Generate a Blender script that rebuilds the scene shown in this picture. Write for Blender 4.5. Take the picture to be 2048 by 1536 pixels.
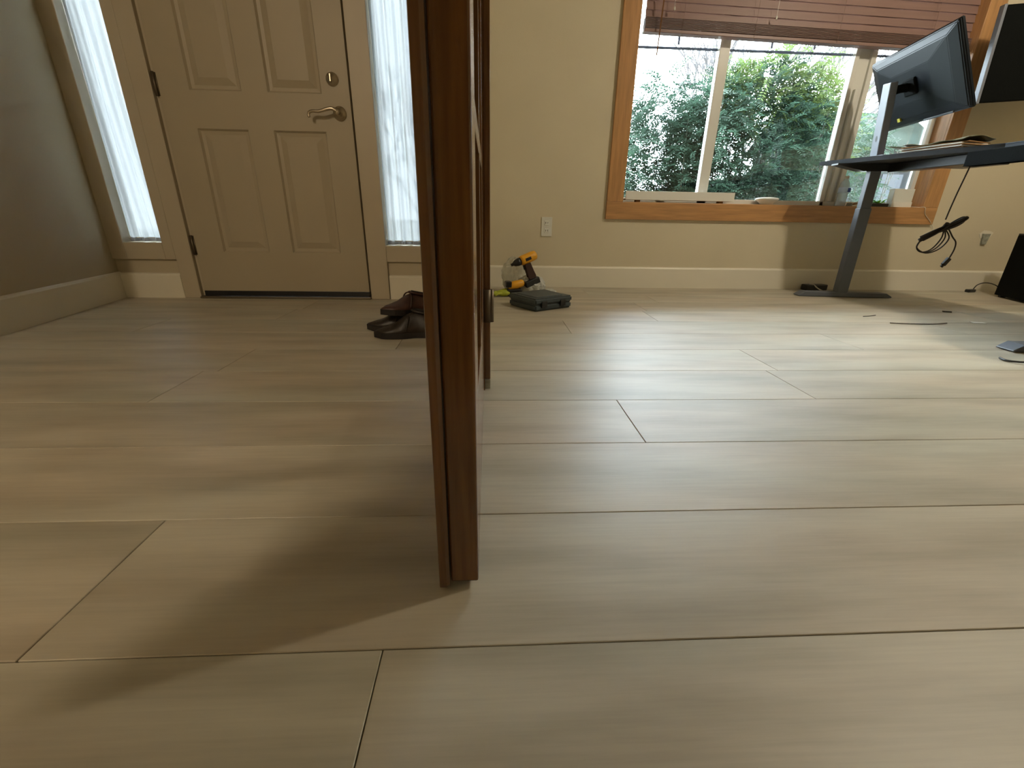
import bpy, bmesh, math, random
import numpy as np
from mathutils import Vector, Matrix
random.seed(7); rng = np.random.default_rng(7)
S = bpy.context.scene
for o in list(bpy.data.objects): bpy.data.objects.remove(o)
COL = S.collection
PI = math.pi
# ------------------------------------------------------------------ camera
cd = bpy.data.cameras.new('camera'); cam = bpy.data.objects.new('camera', cd); COL.objects.link(cam)
cd.sensor_fit = 'HORIZONTAL'; cd.sensor_width = 36; cd.lens = 36 * 873.67 / 2048; cd.clip_start = .02; cd.clip_end = 200
_r = Vector((.99865812, -.04919118, .0161922)); _d = Vector((-.00266613, -.36108602, -.9325287)); _f = Vector((.05171897, .93123419, -.36073264))
M = Matrix(((_r.x, -_d.x, -_f.x, 0), (_r.y, -_d.y, -_f.y, 0), (_r.z, -_d.z, -_f.z, .475), (0, 0, 0, 1)))
cam.matrix_world = M
S.camera = cam
# ------------------------------------------------------------------ world, lamps, exposure
S.view_settings.view_transform = 'Standard'; S.view_settings.look = 'None'; S.view_settings.gamma = 1
S.view_settings.use_curve_mapping = False; S.view_settings.exposure = 0.45
W = bpy.data.worlds.new('overcast'); S.world = W; W.use_nodes = True
nt = W.node_tree; bg = nt.nodes['Background']
bg.inputs[0].default_value = (.80, .90, 1.0, 1); bg.inputs[1].default_value = 25.0

def area(name, loc, size, power, color, rot=(0, 0, 0)):
    l = bpy.data.lights.new(name, 'AREA'); l.shape = 'DISK'; l.size = size; l.energy = power; l.color = color
    o = bpy.data.objects.new(name, l); COL.objects.link(o); o.location = loc; o.rotation_euler = rot
    return o
def point(name, loc, size, power, color):
    l = bpy.data.lights.new(name, 'POINT'); l.shadow_soft_size = size; l.energy = power; l.color = color
    o = bpy.data.objects.new(name, l); COL.objects.link(o); o.location = loc
    return o
point('office_lamp_light', (2.5, 1.35, 2.38), .06, 56, (1, .88, .70))
point('hall_lamp_light', (-1.55, -1.35, 2.38), .07, 54, (1, .82, .60))

# ------------------------------------------------------------------ materials
MATS = {}
def nodes(name):
    m = bpy.data.materials.new(name); m.use_nodes = True; MATS[name] = m
    return m, m.node_tree, m.node_tree.nodes['Principled BSDF']
def mat(name, col, rough=.6, metal=0, bump=0, bscale=60, var=0, vscale=8, stretch=(1, 1, 1), spec=.5, coat=0, objvar=0):
    m, t, b = nodes(name)
    b.inputs['Base Color'].default_value = (*col, 1); b.inputs['Roughness'].default_value = rough
    b.inputs['Metallic'].default_value = metal; b.inputs['Specular IOR Level'].default_value = spec
    b.inputs['Coat Weight'].default_value = coat; b.inputs['Coat Roughness'].default_value = .2
    tc = t.nodes.new('ShaderNodeTexCoord'); mp = t.nodes.new('ShaderNodeMapping'); mp.inputs['Scale'].default_value = stretch
    t.links.new(tc.outputs['Object'], mp.inputs[0])
    if var:
        n = t.nodes.new('ShaderNodeTexNoise'); n.inputs['Scale'].default_value = vscale; n.inputs['Detail'].default_value = 6
        t.links.new(mp.outputs[0], n.inputs[0])
        r = t.nodes.new('ShaderNodeValToRGB'); r.color_ramp.elements[0].position = .3; r.color_ramp.elements[1].position = .7
        r.color_ramp.elements[0].color = tuple(c * (1 - var) for c in col) + (1,)
        r.color_ramp.elements[1].color = tuple(min(1, c * (1 + var)) for c in col) + (1,)
        t.links.new(n.outputs[0], r.inputs[0]); last = r.outputs[0]
        if objvar:
            oi = t.nodes.new('ShaderNodeObjectInfo'); hs = t.nodes.new('ShaderNodeHueSaturation'); mr = t.nodes.new('ShaderNodeMapRange')
            mr.inputs[3].default_value = 1 - objvar; mr.inputs[4].default_value = 1 + objvar
            t.links.new(oi.outputs['Random'], mr.inputs[0]); t.links.new(mr.outputs[0], hs.inputs['Value']); t.links.new(last, hs.inputs['Color']); last = hs.outputs[0]
        t.links.new(last, b.inputs['Base Color'])
    if bump:
        n2 = t.nodes.new('ShaderNodeTexNoise'); n2.inputs['Scale'].default_value = bscale; n2.inputs['Detail'].default_value = 4
        t.links.new(mp.outputs[0], n2.inputs[0])
        bp = t.nodes.new('ShaderNodeBump'); bp.inputs['Strength'].default_value = bump; bp.inputs['Distance'].default_value = .002
        t.links.new(n2.outputs[0], bp.inputs['Height']); t.links.new(bp.outputs[0], b.inputs['Normal'])
    return m
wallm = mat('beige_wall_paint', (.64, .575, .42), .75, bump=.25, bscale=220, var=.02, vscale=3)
wallL = mat('beige_wall_paint_shaded', (.50, .44, .315), .75, bump=.25, bscale=220, var=.02, vscale=3)  # same beige wall paint, darkened so the entry walls look dimmer lit
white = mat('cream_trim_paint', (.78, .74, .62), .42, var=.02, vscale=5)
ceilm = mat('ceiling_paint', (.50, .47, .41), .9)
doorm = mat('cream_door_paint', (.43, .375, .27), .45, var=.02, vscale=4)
wood = mat('stained_alder', (.150, .062, .015), .17, coat=.5, var=.35, vscale=5, stretch=(14, 14, .9), bump=.1, bscale=20)
woodx = mat('honey_alder_trim', (.47, .25, .098), .38, var=.18, vscale=5, stretch=(1.2, 14, 14), bump=.1, bscale=20)
woodz = mat('honey_alder_trim_upright', (.47, .25, .098), .38, var=.18, vscale=5, stretch=(14, 14, 1.2), bump=.1, bscale=20)
blindm = mat('reddish_wood_blind', (.25, .155, .130), .4, var=.06, vscale=6, stretch=(.6, 12, 12))
vinyl = mat('white_vinyl', (.72, .72, .66), .35)
nickel = mat('satin_nickel', (.60, .53, .42), .28, metal=1)
brass = mat('aged_hinge_steel', (.16, .13, .09), .45, metal=.8)
gray = mat('desk_gray_powdercoat', (.115, .13, .155), .42, bump=.05, bscale=400)
grayt = mat('desk_top_laminate', (.05, .06, .075), .55, spec=.3)
black = mat('black_plastic', (.012, .013, .015), .35)
shell = mat('monitor_shell', (.0035, .007, .011), .42, spec=.25)
blackmatte = mat('black_matte', (.006, .007, .0065), .8, bump=.3, bscale=300, spec=.06)
caseM = mat('slate_case_plastic', (.045, .062, .068), .5, bump=.2, bscale=300)
yellow = mat('tool_yellow', (.78, .38, .02), .4)
lime = mat('lime_green', (.42, .48, .04), .6, var=.15, vscale=30)
leath = mat('dark_brown_leather', (.020, .014, .010), .45, var=.3, vscale=20, bump=.3, bscale=80)
leathr = mat('reddish_brown_leather', (.050, .020, .014), .45, var=.3, vscale=20, bump=.3, bscale=80)
sole = mat('black_rubber_sole', (.012, .009, .008), .6)
darkin = mat('dark_lining', (.006, .005, .005), .9)
paper = mat('white_paper', (.78, .78, .72), .6)
boxm = mat('white_box_card', (.70, .72, .66), .5)
cableM = mat('black_cable_rubber', (.018, .013, .010), .55)
whitec = mat('white_cable', (.7, .68, .6), .4)
seamm = mat('dark_subfloor', (.10, .075, .045), .9)
tan = mat('tan_cardboard', (.30, .17, .07), .8)
ground_m = mat('winter_grass', (.06, .072, .04), .9, spec=.1, var=.4, vscale=3)
pave = mat('pale_pavement', (.35, .36, .36), .8, var=.1, vscale=4)
leafm = mat('nandina_leaf', (.026, .050, .034), .5, var=.5, vscale=2.2, objvar=0, spec=.12)
leafy = mat('nandina_new_leaf', (.06, .088, .026), .5, spec=.12, var=.35, vscale=3)
stemm = mat('cane_bark', (.025, .022, .012), .8)
barkm = mat('bare_tree_bark', (.05, .045, .045), .85)
fieldm = mat('far_hillside', (.0135, .018, .0155), 1, spec=0, var=.35, vscale=.8)
sidingm = mat('grey_siding', (.016, .018, .019), 1, spec=0)
blue = mat('bottle_label_blue', (.02, .07, .35), .4)
lgreen = mat('bright_green_leaf', (.16, .42, .04), .4)
greym = mat('grey_putty', (.30, .31, .25), .8, var=.3, vscale=60)
teal = mat('teal_plastic', (.03, .14, .14), .5)

def leafback(m, tr=.35):   # thin leaves / cloth let light through
    t = m.node_tree; b = t.nodes['Principled BSDF']; out = t.nodes['Material Output']
    tl = t.nodes.new('ShaderNodeBsdfTranslucent'); mx = t.nodes.new('ShaderNodeMixShader'); mx.inputs[0].default_value = tr
    if b.inputs['Base Color'].links: t.links.new(b.inputs['Base Color'].links[0].from_socket, tl.inputs[0])
    else: tl.inputs[0].default_value = b.inputs['Base Color'].default_value
    t.links.new(b.outputs[0], mx.inputs[1]); t.links.new(tl.outputs[0], mx.inputs[2]); t.links.new(mx.outputs[0], out.inputs[0])
leafback(leafm, .35); leafback(leafy, .4); leafback(lgreen, .3)

def glassmat(name, tint=(1, 1, 1), refl=1.45, rough=0.0):
    m = bpy.data.materials.new(name); m.use_nodes = True; t = m.node_tree; t.nodes.clear()
    out = t.nodes.new('ShaderNodeOutputMaterial'); tr = t.nodes.new('ShaderNodeBsdfTransparent'); tr.inputs[0].default_value = (*tint, 1)
    gl = t.nodes.new('ShaderNodeBsdfGlossy'); gl.inputs['Roughness'].default_value = rough
    fr = t.nodes.new('ShaderNodeFresnel'); fr.inputs[0].default_value = refl; mx = t.nodes.new('ShaderNodeMixShader')
    t.links.new(fr.outputs[0], mx.inputs[0]); t.links.new(tr.outputs[0], mx.inputs[1]); t.links.new(gl.outputs[0], mx.inputs[2]); t.links.new(mx.outputs[0], out.inputs[0])
    return m
glass = glassmat('window_glass', (.95, .97, .96))
dglass = glassmat('door_glass', (.68, .67, .64), 1.35, .05)
plastic = glassmat('clear_plastic', (.86, .88, .86), 1.5, .08)
def sheer():
    m = bpy.data.materials.new('white_sheer_cloth'); m.use_nodes = True; t = m.node_tree; t.nodes.clear()
    out = t.nodes.new('ShaderNodeOutputMaterial')
    tr = t.nodes.new('ShaderNodeBsdfTransparent'); tl = t.nodes.new('ShaderNodeBsdfTranslucent'); df = t.nodes.new('ShaderNodeBsdfDiffuse')
    tl.inputs[0].default_value = (.15, .158, .164, 1); df.inputs[0].default_value = (.85, .84, .80, 1)
    a = t.nodes.new('ShaderNodeMixShader'); a.inputs[0].default_value = .28; b = t.nodes.new('ShaderNodeMixShader'); b.inputs[0].default_value = .008
    t.links.new(tl.outputs[0], a.inputs[1]); t.links.new(df.outputs[0], a.inputs[2]); t.links.new(a.outputs[0], b.inputs[1]); t.links.new(tr.outputs[0], b.inputs[2]); t.links.new(b.outputs[0], out.inputs[0])
    return m
sheerm = sheer()

def plankmat():
    m, t, b = nodes('oak_laminate_plank')
    b.inputs['Specular IOR Level'].default_value = .5
    tc = t.nodes.new('ShaderNodeTexCoord'); oi = t.nodes.new('ShaderNodeObjectInfo')
    ad = t.nodes.new('ShaderNodeVectorMath'); ad.operation = 'ADD'
    ml = t.nodes.new('ShaderNodeVectorMath'); ml.operation = 'SCALE'; ml.inputs[0].default_value = (37, 91, 0)
    t.links.new(oi.outputs['Random'], ml.inputs['Scale']); t.links.new(tc.outputs['Object'], ad.inputs[0]); t.links.new(ml.outputs[0], ad.inputs[1])
    def noise(scale, st, det, ro=.5):
        mp = t.nodes.new('ShaderNodeMapping'); mp.inputs['Scale'].default_value = st; t.links.new(ad.outputs[0], mp.inputs[0])
        n = t.nodes.new('ShaderNodeTexNoise'); n.inputs['Scale'].default_value = scale; n.inputs['Detail'].default_value = det; n.inputs['Roughness'].default_value = ro
        t.links.new(mp.outputs[0], n.inputs[0]); return n
    n1 = noise(1.0, (2.0, 11, 1), 4); n2 = noise(1.0, (6, 160, 1), 6, .6); n3 = noise(1, (1.2, 4, 1), 2)
    r = t.nodes.new('ShaderNodeValToRGB'); e = r.color_ramp.elements
    e[0].position = .30; e[0].color = (.365, .335, .262, 1); e[1].position = .62; e[1].color = (.515, .48, .39, 1)
    t.links.new(n1.outputs[0], r.inputs[0])
    r2 = t.nodes.new('ShaderNodeValToRGB'); e = r2.color_ramp.elements
    e[0].position = .3; e[0].color = (.94, .935, .93, 1); e[1].position = .6; e[1].color = (1.03, 1.03, 1.02, 1)
    t.links.new(n2.outputs[0], r2.inputs[0])
    mx = t.nodes.new('ShaderNodeMix'); mx.data_type = 'RGBA'; mx.blend_type = 'MULTIPLY'; mx.inputs[0].default_value = 1
    t.links.new(r.outputs[0], mx.inputs[6]); t.links.new(r2.outputs[0], mx.inputs[7])
    r3 = t.nodes.new('ShaderNodeValToRGB'); e = r3.color_ramp.elements
    e[0].position = .35; e[0].color = (1.03, .97, .93, 1); e[1].position = .65; e[1].color = (.97, 1.0, 1.0, 1)
    t.links.new(n3.outputs[0], r3.inputs[0])
    m2 = t.nodes.new('ShaderNodeMix'); m2.data_type = 'RGBA'; m2.blend_type = 'MULTIPLY'; m2.inputs[0].default_value = 1
    t.links.new(mx.outputs[2], m2.inputs[6]); t.links.new(r3.outputs[0], m2.inputs[7])
    hs = t.nodes.new('ShaderNodeHueSaturation'); mr = t.nodes.new('ShaderNodeMapRange'); mr.inputs[3].default_value = .94; mr.inputs[4].default_value = 1.05
    t.links.new(oi.outputs['Random'], mr.inputs[0]); t.links.new(mr.outputs[0], hs.inputs['Value']); t.links.new(m2.outputs[2], hs.inputs['Color'])
    t.links.new(hs.outputs[0], b.inputs['Base Color'])
    rr = t.nodes.new('ShaderNodeMapRange'); rr.inputs[3].default_value = .40; rr.inputs[4].default_value = .48
    t.links.new(n2.outputs[0], rr.inputs[0]); t.links.new(rr.outputs[0], b.inputs['Roughness'])
    bp = t.nodes.new('ShaderNodeBump'); bp.inputs['Strength'].default_value = .12; bp.inputs['Distance'].default_value = .001
    t.links.new(n2.outputs[0], bp.inputs['Height']); t.links.new(bp.outputs[0], b.inputs['Normal'])
    return m
plankm = plankmat()

# ------------------------------------------------------------------ helpers
def obj(name, bm, m, parent=None, smooth=False):
    me = bpy.data.meshes.new(name)
    if isinstance(bm, bmesh.types.BMesh):
        bmesh.ops.recalc_face_normals(bm, faces=bm.faces); bm.to_mesh(me); bm.free()
    else: me.from_pydata(bm[0], [], bm[1]); me.update()
    me.materials.append(m)
    if smooth:
        for p in me.polygons: p.use_smooth = True
    o = bpy.data.objects.new(name, me); COL.objects.link(o)
    if parent: o.parent = parent
    return o
def tag(o, label, cat=None, group=None, kind=None):
    o['label'] = label
    if cat: o['category'] = cat
    if group: o['group'] = group
    if kind: o['kind'] = kind
    return o
def thing(name, label, cat, loc=(0, 0, 0), rz=0, group=None, kind=None):
    o = bpy.data.objects.new(name, None); COL.objects.link(o); o.location = loc; o.rotation_euler = (0, 0, rz)
    o.empty_display_size = .05
    return tag(o, label, cat, group, kind)
def B(bm, x0, x1, y0, y1, z0, z1, bev=0, mtx=None, seg=2):
    r = bmesh.ops.create_cube(bm, size=1)
    vs = r['verts']
    for v in vs: v.co = Vector(((x0 + x1) / 2 + v.co.x * (x1 - x0), (y0 + y1) / 2 + v.co.y * (y1 - y0), (z0 + z1) / 2 + v.co.z * (z1 - z0)))
    if bev:
        es = list({e for v in vs for e in v.link_edges})
        rb = bmesh.ops.bevel(bm, geom=es, offset=bev, segments=seg, profile=.5, affect='EDGES')
        vs = list({v for f in rb['faces'] for v in f.verts} | {v for v in vs if v.is_valid})
    if mtx:
        for v in vs: v.co = mtx @ v.co
    return vs
def box(name, x0, x1, y0, y1, z0, z1, m, parent=None, bev=.002, mtx=None, smooth=False):
    bm = bmesh.new(); B(bm, x0, x1, y0, y1, z0, z1, bev, mtx); return obj(name, bm, m, parent, smooth)
def poly(bm, pts, z0, z1, mtx=None):   # prism of an XY outline
    a = [bm.verts.new((p[0], p[1], z0)) for p in pts]; b = [bm.verts.new((p[0], p[1], z1)) for p in pts]
    n = len(pts); bm.faces.new(a[::-1]); bm.faces.new(b)
    for i in range(n): bm.faces.new((a[i], a[(i + 1) % n], b[(i + 1) % n], b[i]))
    if mtx:
        for v in a + b: v.co = mtx @ v.co
    return a + b
def smoothpts(P, k=6):
    P = [Vector(p) for p in P]; out = []
    for i in range(len(P) - 1):
        p0 = P[max(i - 1, 0)]; p1 = P[i]; p2 = P[i + 1]; p3 = P[min(i + 2, len(P) - 1)]
        for j in range(k):
            t = j / k; out.append(.5 * ((2 * p1) + (-p0 + p2) * t + (2 * p0 - 5 * p1 + 4 * p2 - p3) * t * t + (-p0 + 3 * p1 - 3 * p2 + p3) * t ** 3))
    out.append(P[-1]); return out
def tube(bm, pts, r, n=8, r1=None):
    pts = [Vector(p) for p in pts]; rings = []
    N = None
    for i, p in enumerate(pts):
        d = (pts[min(i + 1, len(pts) - 1)] - pts[max(i - 1, 0)]).normalized()
        if N is None: N = d.orthogonal().normalized()
        N = (N - d * N.dot(d)); N = N.normalized() if N.length > 1e-6 else d.orthogonal().normalized()
        Bn = d.cross(N); rr = r if r1 is None else r + (r1 - r) * i / (len(pts) - 1)
        rings.append([bm.verts.new(p + (N * math.cos(2 * PI * k / n) + Bn * math.sin(2 * PI * k / n)) * rr) for k in range(n)])
    for a, b in zip(rings, rings[1:]):
        for k in range(n): bm.faces.new((a[k], a[(k + 1) % n], b[(k + 1) % n], b[k]))
    bm.faces.new(rings[0][::-1]); bm.faces.new(rings[-1])
def lathe(bm, prof, n=24, mtx=None):
    rings = []
    for r, z in prof: rings.append([bm.verts.new((r * math.cos(2 * PI * k / n), r * math.sin(2 * PI * k / n), z)) for k in range(n)])
    for a, b in zip(rings, rings[1:]):
        for k in range(n): bm.faces.new((a[k], a[(k + 1) % n], b[(k + 1) % n], b[k]))
    bm.faces.new(rings[0][::-1]); bm.faces.new(rings[-1])
    if mtx:
        for rg in rings:
            for v in rg: v.co = mtx @ v.co
def struct(name, bm, m, label, cat='structure', parent=None):
    o = obj(name, bm, m, parent); o['kind'] = 'structure'
    if not parent: o['label'] = label; o['category'] = cat
    return o
def T(x, y, z): return Matrix.Translation((x, y, z))
def Rt(a, ax): return Matrix.Rotation(a, 4, ax)

# ------------------------------------------------------------------ room shell
YE, YO = 2.62, 3.155             # entry wall face, office wall face
H = 2.5
bm = bmesh.new(); B(bm, -2.4, 4.45, -2.65, 3.35, -.12, -.009)
floor = struct('floor', bm, seamm, 'pale greyish oak plank floor through the entry and the office', 'floor')
# planks: rows .2438 m deep, staggered end joints (the ones the photo shows are in place)
known = {-1: -.125, 0: -.53, 2: .353, 4: .973, 6: .356, 3: -.9, 5: -.35, 1: 1.35, 7: -1.0}
nplank = 0
for n in range(-12, 13):
    y0 = .3702 + .2438 * (n - 1) + .2438; y1 = y0 + .2438
    y0 = .3702 + .2438 * n; y1 = min(y0 + .2438, 3.30)
    if y0 < -2.6: continue
    j = known.get(n, random.uniform(-.9, .9))
    xs = [j + (2.6 if n == 1 else 1.83) * k for k in range(-3, 4)]
    xs = [x for x in xs if -2.3 < x < 4.3]; xs = [-2.35] + xs + [4.4]
    for a, b in zip(xs, xs[1:]):
        if b - a < .05: continue
        bm = bmesh.new(); B(bm, a + .0007, b - .0007, y0 + .0007, y1 - .0007, -.009, 0, .0009, seg=1)
        for v in bm.verts: v.co.x -= a; v.co.y -= y0
        o = obj('plank', bm, plankm, floor); o.location = (a, y0, 0)
bm = bmesh.new(); B(bm, -2.4, 4.45, -2.65, 3.35, H, H + .1)
struct('ceiling', bm, ceilm, 'ceiling above the entry and office', 'ceiling')
# office wall with window opening X .90-3.02, Z .57-2.08
bm = bmesh.new()
for a in ((-.13, .90, 0, H), (3.02, 4.45, 0, H), (.90, 3.02, 0, .55), (.90, 3.02, 2.08, H)): B(bm, a[0], a[1], YO, YO + .145, a[2], a[3])
struct('wall_back', bm, wallm, 'beige office wall around the wide window', 'wall')
# entry wall under / beside / over the door unit
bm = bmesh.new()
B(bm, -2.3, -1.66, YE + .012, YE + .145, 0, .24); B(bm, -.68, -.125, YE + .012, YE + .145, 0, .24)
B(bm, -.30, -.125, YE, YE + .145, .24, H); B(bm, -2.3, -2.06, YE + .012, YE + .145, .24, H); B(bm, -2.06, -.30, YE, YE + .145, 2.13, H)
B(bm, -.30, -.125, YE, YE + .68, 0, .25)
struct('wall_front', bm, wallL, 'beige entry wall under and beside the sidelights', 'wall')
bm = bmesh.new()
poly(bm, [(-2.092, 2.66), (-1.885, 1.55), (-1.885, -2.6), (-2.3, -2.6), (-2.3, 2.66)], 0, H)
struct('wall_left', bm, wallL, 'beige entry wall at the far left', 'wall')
bm = bmesh.new(); B(bm, 4.3, 4.45, -2.6, YO, 0, H)
struct('wall_right', bm, wallm, 'beige office wall at the far right', 'wall')
bm = bmesh.new(); B(bm, -2.3, 4.45, -2.65, -2.55, 0, H)
struct('wall_rear', bm, wallm, 'beige wall behind the viewer', 'wall')
bm = bmesh.new()
B(bm, -.125, -.013, 1.195, YO + .1, 0, H); B(bm, -.125, -.013, -2.55, -.27, 0, H); B(bm, -.125, -.013, -.27, 1.195, 2.08, H)
struct('wall_middle', bm, wallm, 'partition between entry and office behind the wooden door', 'wall')

bm = bmesh.new(); B(bm, -.85, -.125, -.40, -.28, 0, H)  # unseen stub, added to block the hall lamp and shade the left floor
struct('wall_shadow_stub', bm, wallm, 'added beige wall stub behind the viewer that casts a shadow on the left floor', 'wall')

def board_profile(bm, p0, p1, nrm, h=.145, t=.016):
    # baseboard with an eased top, from p0 to p1 along the wall, nrm points into the room
    p0, p1, nrm = Vector(p0), Vector(p1), Vector(nrm)
    prof = [(0, 0), (t, 0), (t, h - .012), (t * .75, h - .004), (t * .3, h), (0, h)]
    A = [bm.verts.new(p0 + nrm * a + Vector((0, 0, b))) for a, b in prof]; C = [bm.verts.new(p1 + nrm * a + Vector((0, 0, b))) for a, b in prof]
    bm.faces.new(A); bm.faces.new(C[::-1])
    for i in range(len(A)): k = (i + 1) % len(A); bm.faces.new((A[i], A[k], C[k], C[i]))
bm = bmesh.new(); board_profile(bm, (-.013, YO, 0), (4.3, YO, 0), (0, -1, 0))
struct('baseboard_back', bm, white, 'white baseboard along the office window wall', 'baseboard')
bm = bmesh.new(); nx = Vector((math.cos(math.atan2(.207, 1.11)), math.sin(math.atan2(.207, 1.11)), 0))
board_profile(bm, (-2.092, 2.66, 0), (-1.885, 1.55, 0), nx, .142); board_profile(bm, (-1.885, 1.552, 0), (-1.885, -2.55, 0), (1, 0, 0), .142)
struct('baseboard_left', bm, white, 'white baseboard along the left entry wall', 'baseboard')
bm = bmesh.new(); board_profile(bm, (-2.075, YE + .012, 0), (-1.745, YE + .012, 0), (0, -1, 0), .138, .02)
struct('baseboard_entry', bm, white, 'short white baseboard under the left sidelight', 'baseboard')
bm = bmesh.new(); board_profile(bm, (-.577, YE + .012, 0), (-.125, YE + .012, 0), (0, -1, 0), .138, .02)
struct('baseboard_sidelight', bm, white, 'short white baseboard under the right sidelight', 'baseboard')

# ------------------------------------------------------------------ entry door unit
bm = bmesh.new()
for a in ((-1.745, -1.655, 0, 2.13), (-.69, -.583, 0, 2.13), (-2.10, -2.005, .212, 2.13), (-.38, -.285, .212, 2.13)):
    B(bm, a[0], a[1], YE - .006, YE + .13, a[2], a[3], .003)
B(bm, -1.655, -1.625, YE + .058, YE + .13, 0, 2.07); B(bm, -.72, -.69, YE + .058, YE + .13, 0, 2.07); B(bm, -1.655, -1.644, YE + .02, YE + .13, 0, 2.07); B(bm, -.702, -.69, YE + .04, YE + .13, 0, 2.07)
B(bm, -1.80, -1.745, YE - .006, YE + .13, .212, 2.13, .003)
for a, b in ((-2.005, -1.80), (-.583, -.38)): B(bm, a, b, YE - .006, YE + .13, .212, .302, .003); B(bm, a, b, YE - .006, YE + .13, 2.03, 2.13, .003)
B(bm, -1.655, -.69, YE - .006, YE + .13, 2.055, 2.13)
struct('trim_1', bm, mat('cream_frame_paint_shaded', (.50, .44, .33), .42, var=.02, vscale=5), 'cream frame around the entry door and its two sidelights', 'trim')  # cream trim paint with the dimmer entry light put into its colour
# slab: six raised panels
door1 = None
cols = ((-1.487, -1.235), (-1.108, -.842)); rows = ((.255, .862), (1.03, 1.62), (1.75, 1.93))
bm = bmesh.new()
xsg = [-1.640, -1.487, -1.235, -1.108, -.842, -.704]; zsg = [.036, .255, .862, 1.03, 1.62, 1.75, 1.93, 2.05]
yd = YE + .012
for i in range(5):
    for k in range(7):
        if i in (1, 3) and k in (1, 3, 5): continue
        B(bm, xsg[i], xsg[i + 1], yd, yd + .044, zsg[k], zsg[k + 1])
bmesh.ops.remove_doubles(bm, verts=bm.verts, dist=1e-5)
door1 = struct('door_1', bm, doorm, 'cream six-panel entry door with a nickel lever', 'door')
for (a, b) in cols:
    for (c, d) in rows:
        bm = bmesh.new()
        # moulded panel: sunk groove then a raised field
        def ring(off, y): return [bm.verts.new(v) for v in ((a + off, yd + y, c + off), (b - off, yd + y, c + off), (b - off, yd + y, d - off), (a + off, yd + y, d - off))]
        R0 = ring(-.001, 0); R1 = ring(.008, .011); R2 = ring(.024, .013); R3 = ring(.056, .003)
        for p, q in ((R0, R1), (R1, R2), (R2, R3)):
            for k in range(4): bm.faces.new((p[k], p[(k + 1) % 4], q[(k + 1) % 4], q[k]))
        bm.faces.new(R3)
        Bk = [bm.verts.new((v.co.x, yd + .03, v.co.z)) for v in R0]
        for k in range(4): bm.faces.new((R0[k], Bk[k], Bk[(k + 1) % 4], R0[(k + 1) % 4]))
        bm.faces.new(Bk)
        obj('panel', bm, doorm, door1)
for z in (.29, 1.05, 1.85):
    bm = bmesh.new(); tube(bm, [(-1.643, yd - .006, z - .052), (-1.643, yd - .006, z + .052)], .0065, 10)
    B(bm, -1.6415, -1.632, yd - .002, yd + .002, z - .05, z + .05)
    obj('hinge', bm, brass, door1, True)
box('door_sweep', -1.64, -.704, yd - .004, yd + .044, .012, .040, black, door1)
bm = bmesh.new(); B(bm, -1.655, -.69, YE - .02, YE + .14, 0.0, .011, .003); obj('threshold', bm, brass, door1)
bm = bmesh.new(); lathe(bm, [(.029, 0), (.031, .004), (.029, .010), (.024, .017), (.010, .020), (.009, .022)], 28, T(-.782, yd, 1.094) @ Rt(PI / 2, 'X'))
dead = obj('deadbolt', bm, nickel, door1, True)
box('thumb_turn', -.786, -.778, yd - .036, yd - .02, 1.076, 1.112, nickel, dead, .002)
bm = bmesh.new(); lathe(bm, [(.033, 0), (.034, .004), (.032, .010), (.022, .014), (.013, .02), (.012, .045), (.014, .052), (.012, .056)], 28, T(-.762, yd, .945) @ Rt(PI / 2, 'X'))
lev = obj('lever_rose', bm, nickel, door1, True)
bm = bmesh.new(); tube(bm, smoothpts([(-.762, yd - .05, .947), (-.785, yd - .053, .958), (-.815, yd - .054, .953), (-.85, yd - .053, .944), (-.885, yd - .05, .945), (-.903, yd - .048, .935), (-.902, yd - .048, .918)], 6), .0095, 10, .0065)
obj('lever_handle', bm, nickel, lev, True)

def sidelight(name, x0, x1, label):
    bm = bmesh.new()
    t = .012
    for a in ((x0, x0 + t, .302, 2.03), (x1 - t, x1, .302, 2.03), (x0, x1, .302, .302 + t), (x0, x1, 2.03 - t, 2.03)):
        B(bm, a[0], a[1], YE + .07, YE + .10, a[2], a[3])
    w = struct(name, bm, white, label, 'window')
    g = box('pane', x0 + t, x1 - t, YE + .083, YE + .087, .302 + t, 2.03 - t, glass, w, 0)
    return w
sidelight('window_1', -2.005, -1.80, 'narrow sidelight left of the entry door'); sidelight('window_2', -.583, -.38, 'narrow sidelight right of the entry door')

def curtain(name, x0, x1, label, seed, off, gap):
    nx_, nz = 70, 60; vs = []; fs = []
    r = random.Random(seed); ph = r.uniform(0, 6)
    for j in range(nz + 1):
        z = .306 + (2.02 - .306) * j / nz
        for i in range(nx_ + 1):
            u = i / nx_
            w = x0 + (x1 - x0) * u
            pinch = gap * math.sin(min(1, (z - .306) / .9) * PI / 2)
            x = x0 + (x1 - x0 - pinch) * u if off > 0 else x0 + pinch * 0 + (x1 - x0) * u
            y = YE + .045 + .011 * math.sin(u * 2 * PI * 3.1 + ph + .5 * math.sin(z * 3)) + .004 * math.sin(u * 2 * PI * 7.3 + z * 2.2 + ph)
            vs.append((x, y, z))
    for j in range(nz):
        for i in range(nx_): a = j * (nx_ + 1) + i; fs.append((a, a + 1, a + nx_ + 2, a + nx_ + 1))
    c = obj(name, (vs, fs), sheerm, None, True); tag(c, label, 'curtain')
    vs2 = [(v[0], v[1] - .0015, v[2] - (.012 if k > nx_ else 0)) for k, v in enumerate(vs[:(nx_ + 1) * 2])]; fs2 = [f for f in fs[:nx_]]
    obj('hem', (vs2, fs2), sheerm, c, True)
    bm = bmesh.new(); tube(bm, [(x0 + .001, YE + .045, .325), (x1 - .001, YE + .045, .325)], .003, 8); obj('lower_rod', bm, paper, c)
    return c
curtain('sheer_curtain', -2.003, -1.803, 'white sheer curtain in the sidelight left of the entry door', 3, 1, .03)
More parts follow.
